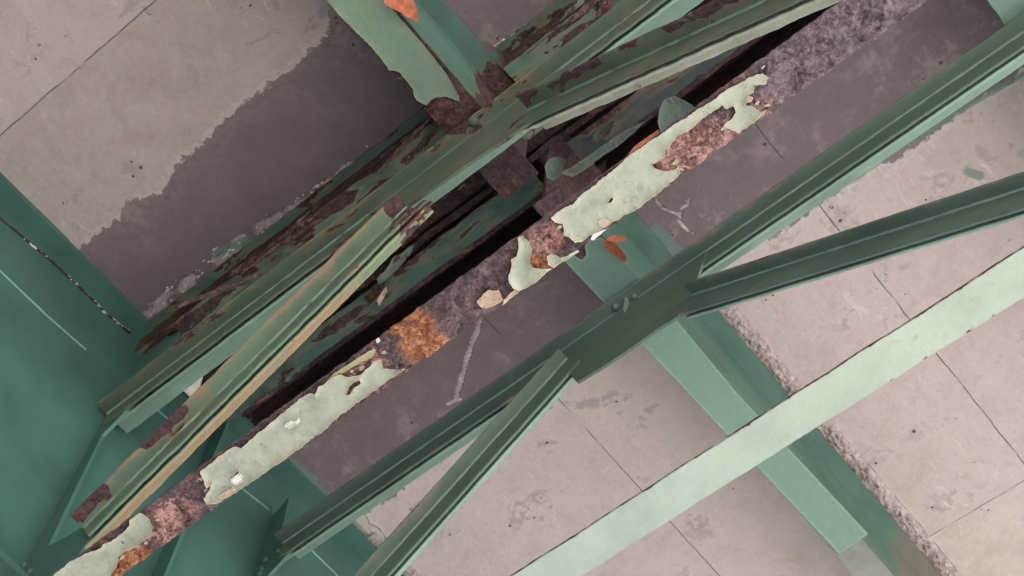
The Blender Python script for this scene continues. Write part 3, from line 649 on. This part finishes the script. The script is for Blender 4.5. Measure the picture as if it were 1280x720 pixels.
o6, u, v = pair(d6, a, b, Y1-.010, .060, .075, 'khaki', steel('tan weathered edge', (.19,.235,.15), .31, .65, stain=.06, stainc=(.33,.225,.135), freq=18, stretch=(.22,1,1)), wear=.0022, rust=ru6, wfar=.047, far_ext=(.05,.10), stain=lambda x, y, z: .42*math.exp(-(y-(Y1-.075))/.014)+.12*noise.noise(Vector((x*5,0,z*5))) if y < Y1 else .42*min(1, max(0, (-1.62-x)/.25))+.1*noise.noise(Vector((x*5,7,z*5))))
o6[1]['label'] = 'tan rust-washed bar along the brace edge'
d7 = thing('diagonal_brace', 'worn green diagonal brace with flaking pale edge running to the top edge', 'steel brace', (-.4, Y1, 3.6), GD)
a, b = ln((672,137), (972,0), yi1); a, b = ext(a, b, .03, .75)
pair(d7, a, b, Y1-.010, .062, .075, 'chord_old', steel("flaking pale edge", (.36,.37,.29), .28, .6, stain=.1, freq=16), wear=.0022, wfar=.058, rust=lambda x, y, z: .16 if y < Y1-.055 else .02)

# bottom chord 2: pale and sound
b2 = thing('bottom_chord', 'pale mint green flat beam crossing the lower right corner, nearly sound paint', 'steel brace', (-1.2, 1.80, ZB), GB)
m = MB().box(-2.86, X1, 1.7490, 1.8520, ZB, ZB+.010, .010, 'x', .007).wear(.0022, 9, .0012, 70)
m.attr('rust', lambda x, y, z: .12*max(0, 1-abs(x+.45)/.25)+.12*max(0, 1-abs(x+2.25)/.12)+.12*math.exp(-min(y-1.749, 1.852-y)/.004)+(.3 if z > ZB+.0035 else 0)+.06*noise.noise(Vector((x*8, y*8, 1))))  # side face step paints its shade as a dark edge; remaining terms are chips
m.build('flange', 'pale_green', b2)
MB().box(-2.86, X1, 1.796, 1.806, ZB+.010, ZB+.085, .03, 'x').build('stem', 'pale_green', b2)

# bottom chord 1: rust scaled, with the peeling paint sheets
b1 = thing('bottom_chord', 'heavily rusted beam with big peeling sheets of pale green paint, crossing corner to corner', 'steel brace', (-1.5, Y1, ZB), GB)
y0, y1 = 1.0385, 1.1455
xs = np.arange(-2.95, X1, .0034); ys = np.linspace(y0, y1, 34); vs = []
O1 = px_xy([(490,414),(505,404),(522,391),(533,396),(539,401),(541,424),(552,426),(536,438),(520,424),(499,416)], ZB)
O2 = px_xy([(662,316),(683,315),(688,333),(672,332),(662,326)], ZB); O3 = px_xy([(150,692),(166,684),(184,686),(190,692),(172,706),(150,712),(140,722),(146,705)], ZB)
O4 = px_xy([(816,203),(830,196),(842,186),(856,190),(850,205),(836,213)], ZB)
O5 = px_xy([(505,430),(530,424),(552,420),(560,428),(540,440),(515,448)], ZB); O6 = px_xy([(822,202),(834,194),(846,194),(850,202),(838,210)], ZB)
K1 = px_xy([(180,668),(205,632),(232,622),(246,636),(225,655),(200,680)], ZB); K2 = px_xy([(840,185),(868,160),(905,150),(920,165),(880,195),(852,205)], ZB)
K3 = px_xy([(660,312),(672,292),(690,285),(700,300),(690,315),(672,318)], ZB); K4 = px_xy([(430,468),(445,455),(470,440),(478,450),(455,466),(440,474)], ZB)
K5 = px_xy([(940,140),(952,120),(968,116),(975,128),(955,148)], ZB)
P = np.array([(x, y) for x in xs for y in ys]); k = len(ys)
def soft(polys, w=.006):
    r = np.zeros(len(P))
    for q in polys: r = np.maximum(r, np.where(inside(P, q), 1, np.exp(-(dist_poly(P, q)/w)**2)))
    return list(r)
for (x, y) in P:
    p = Vector((x, y, 0)); e = min(y-y0, y1-y)
    q_ = noise.noise(p*17+Vector((3,1,7)))*.5+noise.noise(p*38)*.32+noise.noise(p*85)*.12; lv = q_*5.0; fl = math.floor(lv); fr = lv-fl
    c = .0038*(fl+min(1, max(0, (fr-.5)/.22+.5)))+.0030*(1-abs(noise.noise(p*46)))*noise.noise(p*12)+.0018*noise.noise(p*120)
    edge = max(0, 1-e/.012)
    yy = y+edge*(.0035*noise.noise(Vector((x*40, y*3, 5)))+.002*noise.noise(Vector((x*120, y*3, 9))))
    vs.append((x, yy, ZB-.001-c*(1-.5*edge)+.0015*edge))
n = len(xs); m = MB()
top = [(x, y, ZB+.011) for x, y, z in vs]
fs = [(i*k+j, i*k+j+1, (i+1)*k+j+1, (i+1)*k+j) for i in range(n-1) for j in range(k-1)]; N_ = n*k
fs += [tuple(N_+q for q in f[::-1]) for f in fs]
for i in range(n-1):
    for j in (0, k-1): fs.append((i*k+j, (i+1)*k+j, N_+(i+1)*k+j, N_+i*k+j))
m.add(vs+top, fs)
m.a['lilac'] = [float(np.clip((x+.62)/.25, 0, 1)) for x, y in P]*2
m.a['orange'] = soft([O1, O2, O3, O5, O6], .010)*2; m.a['pink'] = soft([K1, K2, K3, K4, K5, O4], .012)*2
m.build('flange', 'rust_bar', b1, None, 60)
MB().box(-2.95, X1, Y1-.005, Y1+.005, ZB+.012, ZB+.085, .03, 'x').wear(.002, 30).build('stem', 'rust_dark', b1)
ZP = ZB-.0065
S = [
 ([(40,748),(72,713),(90,700),(108,690),(118,687),(127,683),(130,678),(140,675),(148,668),(158,660),(163,655),(163,648),(175,640),(187,647),(193,655),(190,665),(182,673),(173,680),(160,685),(150,693),(147,705),(137,720),(120,745)], 'skin', dict(curl=.016, seed=11, bubble=.0011, lam=.004), ()),
 ([(252,586),(256,596),(260,607),(266,603),(262,611),(255,621),(260,628),(276,625),(292,616),(303,608),(322,595),(342,581),(359,571),(376,558),(392,545),(410,532),(418,524),(435,511),(453,497),(477,480),(493,469),(507,458),(497,458),(480,460),(478,453),(475,449),(468,451),(463,457),(456,462),(450,467),(443,467),(433,470),(427,467),(417,470),(410,475),(404,481),(398,483),(394,492),(388,490),(377,497),(367,505),(360,510),(347,520),(326,537),(303,558),(296,557),(288,559),(272,571)], 'skin', dict(curl=.015, seed=12, bubble=.0011, lam=.004),
   ([(443,475),(437,482),(433,492),(438,492),(443,483),(452,478),(450,473)], [(295,590),(299,588),(297,594),(291,599)])),
 ([(653,292),(660,300),(665,310),(663,317),(662,325),(668,331),(678,335),(690,334),(677,345),(668,352),(660,357),(650,361),(643,357),(637,348),(636,342),(640,333),(639,323),(647,317),(649,305),(648,295)], 'skin', dict(curl=.020, seed=13, bubble=.0011, lam=.006), ()),
 ([(684,318),(688,315),(693,314),(702,320),(722,310),(724,312),(707,323),(692,333),(685,328)], 'skin', dict(curl=.014, seed=14, lift=.004), ()),
 ([(596,376),(601,371),(605,366),(611,361),(618,362),(624,361),(627,367),(629,372),(625,376),(618,379),(611,382),(604,384),(599,381)], 'skin_cream', dict(curl=.012, seed=15, lift=.003), ()),
 ([(630,374),(636,368),(643,362),(652,361),(645,367),(636,374),(628,381)], 'skin_cream', dict(curl=.005, seed=16, lift=.002), ()),
 ([(690,269),(701,261),(717,253),(722,246),(738,234),(764,213),(789,192),(816,172),(845,152),(858,146),(872,136),(889,126),(906,112),(924,103),(935,97),(945,93),(953,91),(960,97),(957,104),(951,105),(943,105),(942,113),(935,117),(932,129),(941,132),(949,138),(953,141),(943,150),(932,158),(923,165),(914,162),(904,156),(912,151),(920,140),(916,132),(908,136),(903,131),(895,136),(879,146),(864,160),(846,169),(836,183),(832,186),(830,197),(819,202),(814,205),(823,212),(838,213),(849,207),(850,215),(843,223),(832,232),(820,242),(797,259),(769,275),(754,284),(739,293),(729,299),(719,302),(712,295),(704,293),(705,285),(702,278),(694,276),(691,271)], 'skin', dict(curl=.014, seed=17, bubble=.0011, lam=.004), ([(763,252),(767,248),(766,244),(763,247),(759,252)],)),
 ([(738,297),(741,291),(750,287),(758,285),(750,292),(742,298)], 'skin_white', dict(curl=.006, seed=18, lift=.006), ()),
 ([(748,275),(754,272),(761,275),(758,282),(750,281)], 'skin_cream', dict(curl=.005, seed=19, lift=.006), ()),
 ([(289,597),(294,593),(300,589),(304,593),(303,600),(296,604),(290,601)], 'skin_white', dict(curl=.006, seed=20, lift=.006), ()),
 ([(274,617),(283,612),(292,607),(295,611),(286,618),(277,621)], 'skin_cream', dict(curl=.006, seed=21, lift=.005), ()),
 ([(359,527),(364,523),(370,525),(374,520),(376,525),(368,531),(362,533),(357,531)], 'skin_white', dict(curl=.006, seed=22, lift=.006), ()),
 ([(470,424),(474,421),(476,425),(472,428)], 'skin_white', dict(curl=.004, seed=27, lift=.002), ()),
 ([(928,125),(935,119),(942,122),(938,127),(930,129)], 'skin_cream', dict(curl=.004, seed=28, lift=.001), ()),
 ([(408,476),(418,466),(440,452),(462,438),(470,436),(466,446),(452,452),(436,462),(420,470)], steel("mustard paint remnant", (.36,.33,.17), .36, .6, freq=30, stain=.05), dict(curl=.002, seed=30, lift=.0), ()),
 ([(938,146),(950,141),(958,136),(955,142),(942,151),(930,160),(926,164),(930,157)], steel("tan paint remnant", (.40,.30,.19), .3, .6, freq=30), dict(curl=.002, seed=31, lift=.0), ()),
]
def blob(c, r, rr, k=9, sx=1.6):
    return [(c[0]+math.cos(2*math.pi*q/k)*r*sx*rr.uniform(.5, 1.2), c[1]+math.sin(2*math.pi*q/k)*r*rr.uniform(.5, 1.2)) for q in range(k)]
rr_ = random.Random(5)
for si, (pts, mat, kw, holes) in enumerate(S):
    xy = px_xy(pts, ZP); hh = [px_xy(q, ZP) for q in holes]
    if len(pts) > 20 and mat == 'skin':
        want = 0; lo, hi = np.min(xy, 0), np.max(xy, 0); tries = 0
        while want and tries < 400:
            tries += 1; c = (rr_.uniform(lo[0], hi[0]), rr_.uniform(lo[1], hi[1])); q = np.array([c])
            if not inside(q, xy)[0] or dist_poly(q, xy)[0] < .014 or any(dist_poly(q, h)[0] < .022 or inside(q, h)[0] for h in hh): continue
            hh.append(blob(c, rr_.uniform(.0025, .0055), rr_)); want -= 1
        n_c = 0
        for _ in range(60):                       # loose crumbs just outside the torn edge, still on the bar
            i = rr_.randrange(len(xy)); c = (xy[i][0]+rr_.gauss(0, .016), xy[i][1]+rr_.gauss(0, .010)); q = np.array([c])
            if n_c >= 7 or inside(q, xy)[0] or dist_poly(q, xy)[0] < .005 or not (y0+.006 < c[1] < y1-.006): continue
            sheet(blob(c, rr_.uniform(.0025, .006), rr_), hplane(ZP+.002), curl=.004, seed=si*50+n_c, step=.003, amp=.001).build('paint_flake', 'skin', b1); n_c += 1
        kw = dict(kw, amp=.0026)
    sheet(xy, hplane(ZP), holes=hh, **kw).build('paint_flake' if len(pts) < 12 else 'paint_sheet', mat, b1)

# ------------------------------------------------------------------ loose flakes hanging from the corroded steel
def hang(name, label, cat, pts, z, mat, bendamt, seed, group=None, tilt=(0,0), thick=.002, curl=.004, lift=0):
    xy = px_xy(pts, z); c = np.mean(xy, 0); loc = [(a-c[0], b-c[1]) for a, b in xy]; L = max(math.hypot(*q) for q in loc)
    U = np.array((1,0,tilt[0])); V = np.array((0,1,tilt[1]))
    m = sheet(loc, ((c[0], c[1], z), U, V, (0,0,-1)), thick=thick, curl=curl, seed=seed, bend=lambda a, b: bendamt*((a*.8+b*.6)/L)**2, amp=.0012)
    return tag(m.build(name, mat, None, None, 50, base=(c[0], c[1], z)), label, cat, group)
GF = 'flakes of paint and rust hanging from the steel'
hang('rust_flake', 'orange curled rust flake at the top edge beside the torn stringer flange', 'flake', [(478,-8),(484,3),(492,9),(502,15),(512,22),(520,25),(524,30),(522,18),(518,4),(512,-10)], 4.47, 'orange', .02, 41, GF, (.3,.1))
hang('rust_flake', 'brown orange leaf shaped rust flake hanging over the light green stringer', 'flake', [(752,296),(756,306),(762,314),(770,322),(778,328),(782,330),(783,322),(778,312),(772,304),(764,297)], 4.47, 'orange', .015, 42, GF, (-.4,.35))
hang('rust_flake', 'narrow orange sliver sticking out above the leaf shaped rust flake', 'flake', [(758,297),(766,294),(778,294),(783,296),(780,300),(770,301),(762,301)], 4.455, 'orange', .008, 43, GF, (.1,-.2))
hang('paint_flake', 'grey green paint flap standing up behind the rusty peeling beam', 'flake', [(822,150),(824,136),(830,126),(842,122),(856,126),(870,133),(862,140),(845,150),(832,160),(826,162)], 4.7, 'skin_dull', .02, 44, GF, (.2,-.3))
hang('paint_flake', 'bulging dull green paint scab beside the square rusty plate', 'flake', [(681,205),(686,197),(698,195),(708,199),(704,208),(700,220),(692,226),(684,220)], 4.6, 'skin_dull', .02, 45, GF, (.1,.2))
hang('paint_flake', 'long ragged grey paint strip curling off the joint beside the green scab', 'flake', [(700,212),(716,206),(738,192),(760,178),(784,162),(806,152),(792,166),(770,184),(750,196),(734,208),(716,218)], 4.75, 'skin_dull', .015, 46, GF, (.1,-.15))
hang('paint_flake', 'bluish white paint chip standing between the green chord and the khaki brace', 'flake', [(224,472),(234,464),(246,456),(254,452),(254,468),(252,482),(246,489),(238,484),(230,478)], 4.6, 'skin_white', .012, 47, GF, (.8,-.6))
hang('rust_flake', 'red orange rust lump lodged behind the upper edge of the rusty beam', 'flake', [(786,190),(792,182),(804,174),(818,164),(824,160),(822,170),(812,180),(798,190),(790,194)], 4.6, 'orange', .01, 48, GF, (0,.2))
hang('rust_flake', 'crumpled ochre rust curl in the dark joint beside the dark green strip', 'flake', [(472,373),(477,366),(482,360),(484,364),(480,371),(475,378)], 4.78, 'skin_cream', .012, 49, GF, (.4,-.4))
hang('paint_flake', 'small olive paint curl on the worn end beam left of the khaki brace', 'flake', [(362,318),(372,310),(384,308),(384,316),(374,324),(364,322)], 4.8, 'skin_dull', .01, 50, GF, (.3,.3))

# ------------------------------------------------------------------ light and camera
SUN_EL, SUN_AZ = 52, 28
w = bpy.data.worlds.new("World"); scn.world = w; w.use_nodes = True
nt = w.node_tree; bg = nt.nodes['Background']; sky = nt.nodes.new('ShaderNodeTexSky'); sky.sky_type = 'NISHITA'; sky.sun_disc = False
d = Vector((math.cos(math.radians(SUN_EL))*math.cos(math.radians(SUN_AZ)), math.cos(math.radians(SUN_EL))*math.sin(math.radians(SUN_AZ)), math.sin(math.radians(SUN_EL))))
sky.sun_elevation = math.radians(SUN_EL); sky.sun_rotation = math.atan2(d.x, d.y)
nt.links.new(sky.outputs[0], bg.inputs[0]); bg.inputs[1].default_value = .12
ld = bpy.data.lights.new('sun', 'SUN'); ld.energy = 4.0; ld.angle = math.radians(.5); ld.color = (1, .95, .88)
lo = bpy.data.objects.new('sun', ld); C.objects.link(lo); lo.rotation_euler = d.to_track_quat('Z', 'Y').to_euler(); lo.location = d*30
cd = bpy.data.cameras.new('camera'); cam = bpy.data.objects.new('camera', cd); C.objects.link(cam)
cd.sensor_width = 36; cd.lens = 36*F/1280; cd.clip_start = .05; cd.clip_end = 500
cam.matrix_world = Matrix(((*R[0], 0), (*R[1], 0), (*R[2], 0), (0, 0, 0, 1)))
scn.camera = cam
scn.render.engine = 'CYCLES'; scn.cycles.use_denoising = True; scn.cycles.max_bounces = 8; scn.cycles.diffuse_bounces = 5
vs_ = scn.view_settings; vs_.view_transform = 'Standard'; vs_.look = 'None'; vs_.gamma = 1; vs_.use_curve_mapping = False; vs_.exposure = 2.40
scn.render.resolution_x, scn.render.resolution_y = 1024, 576
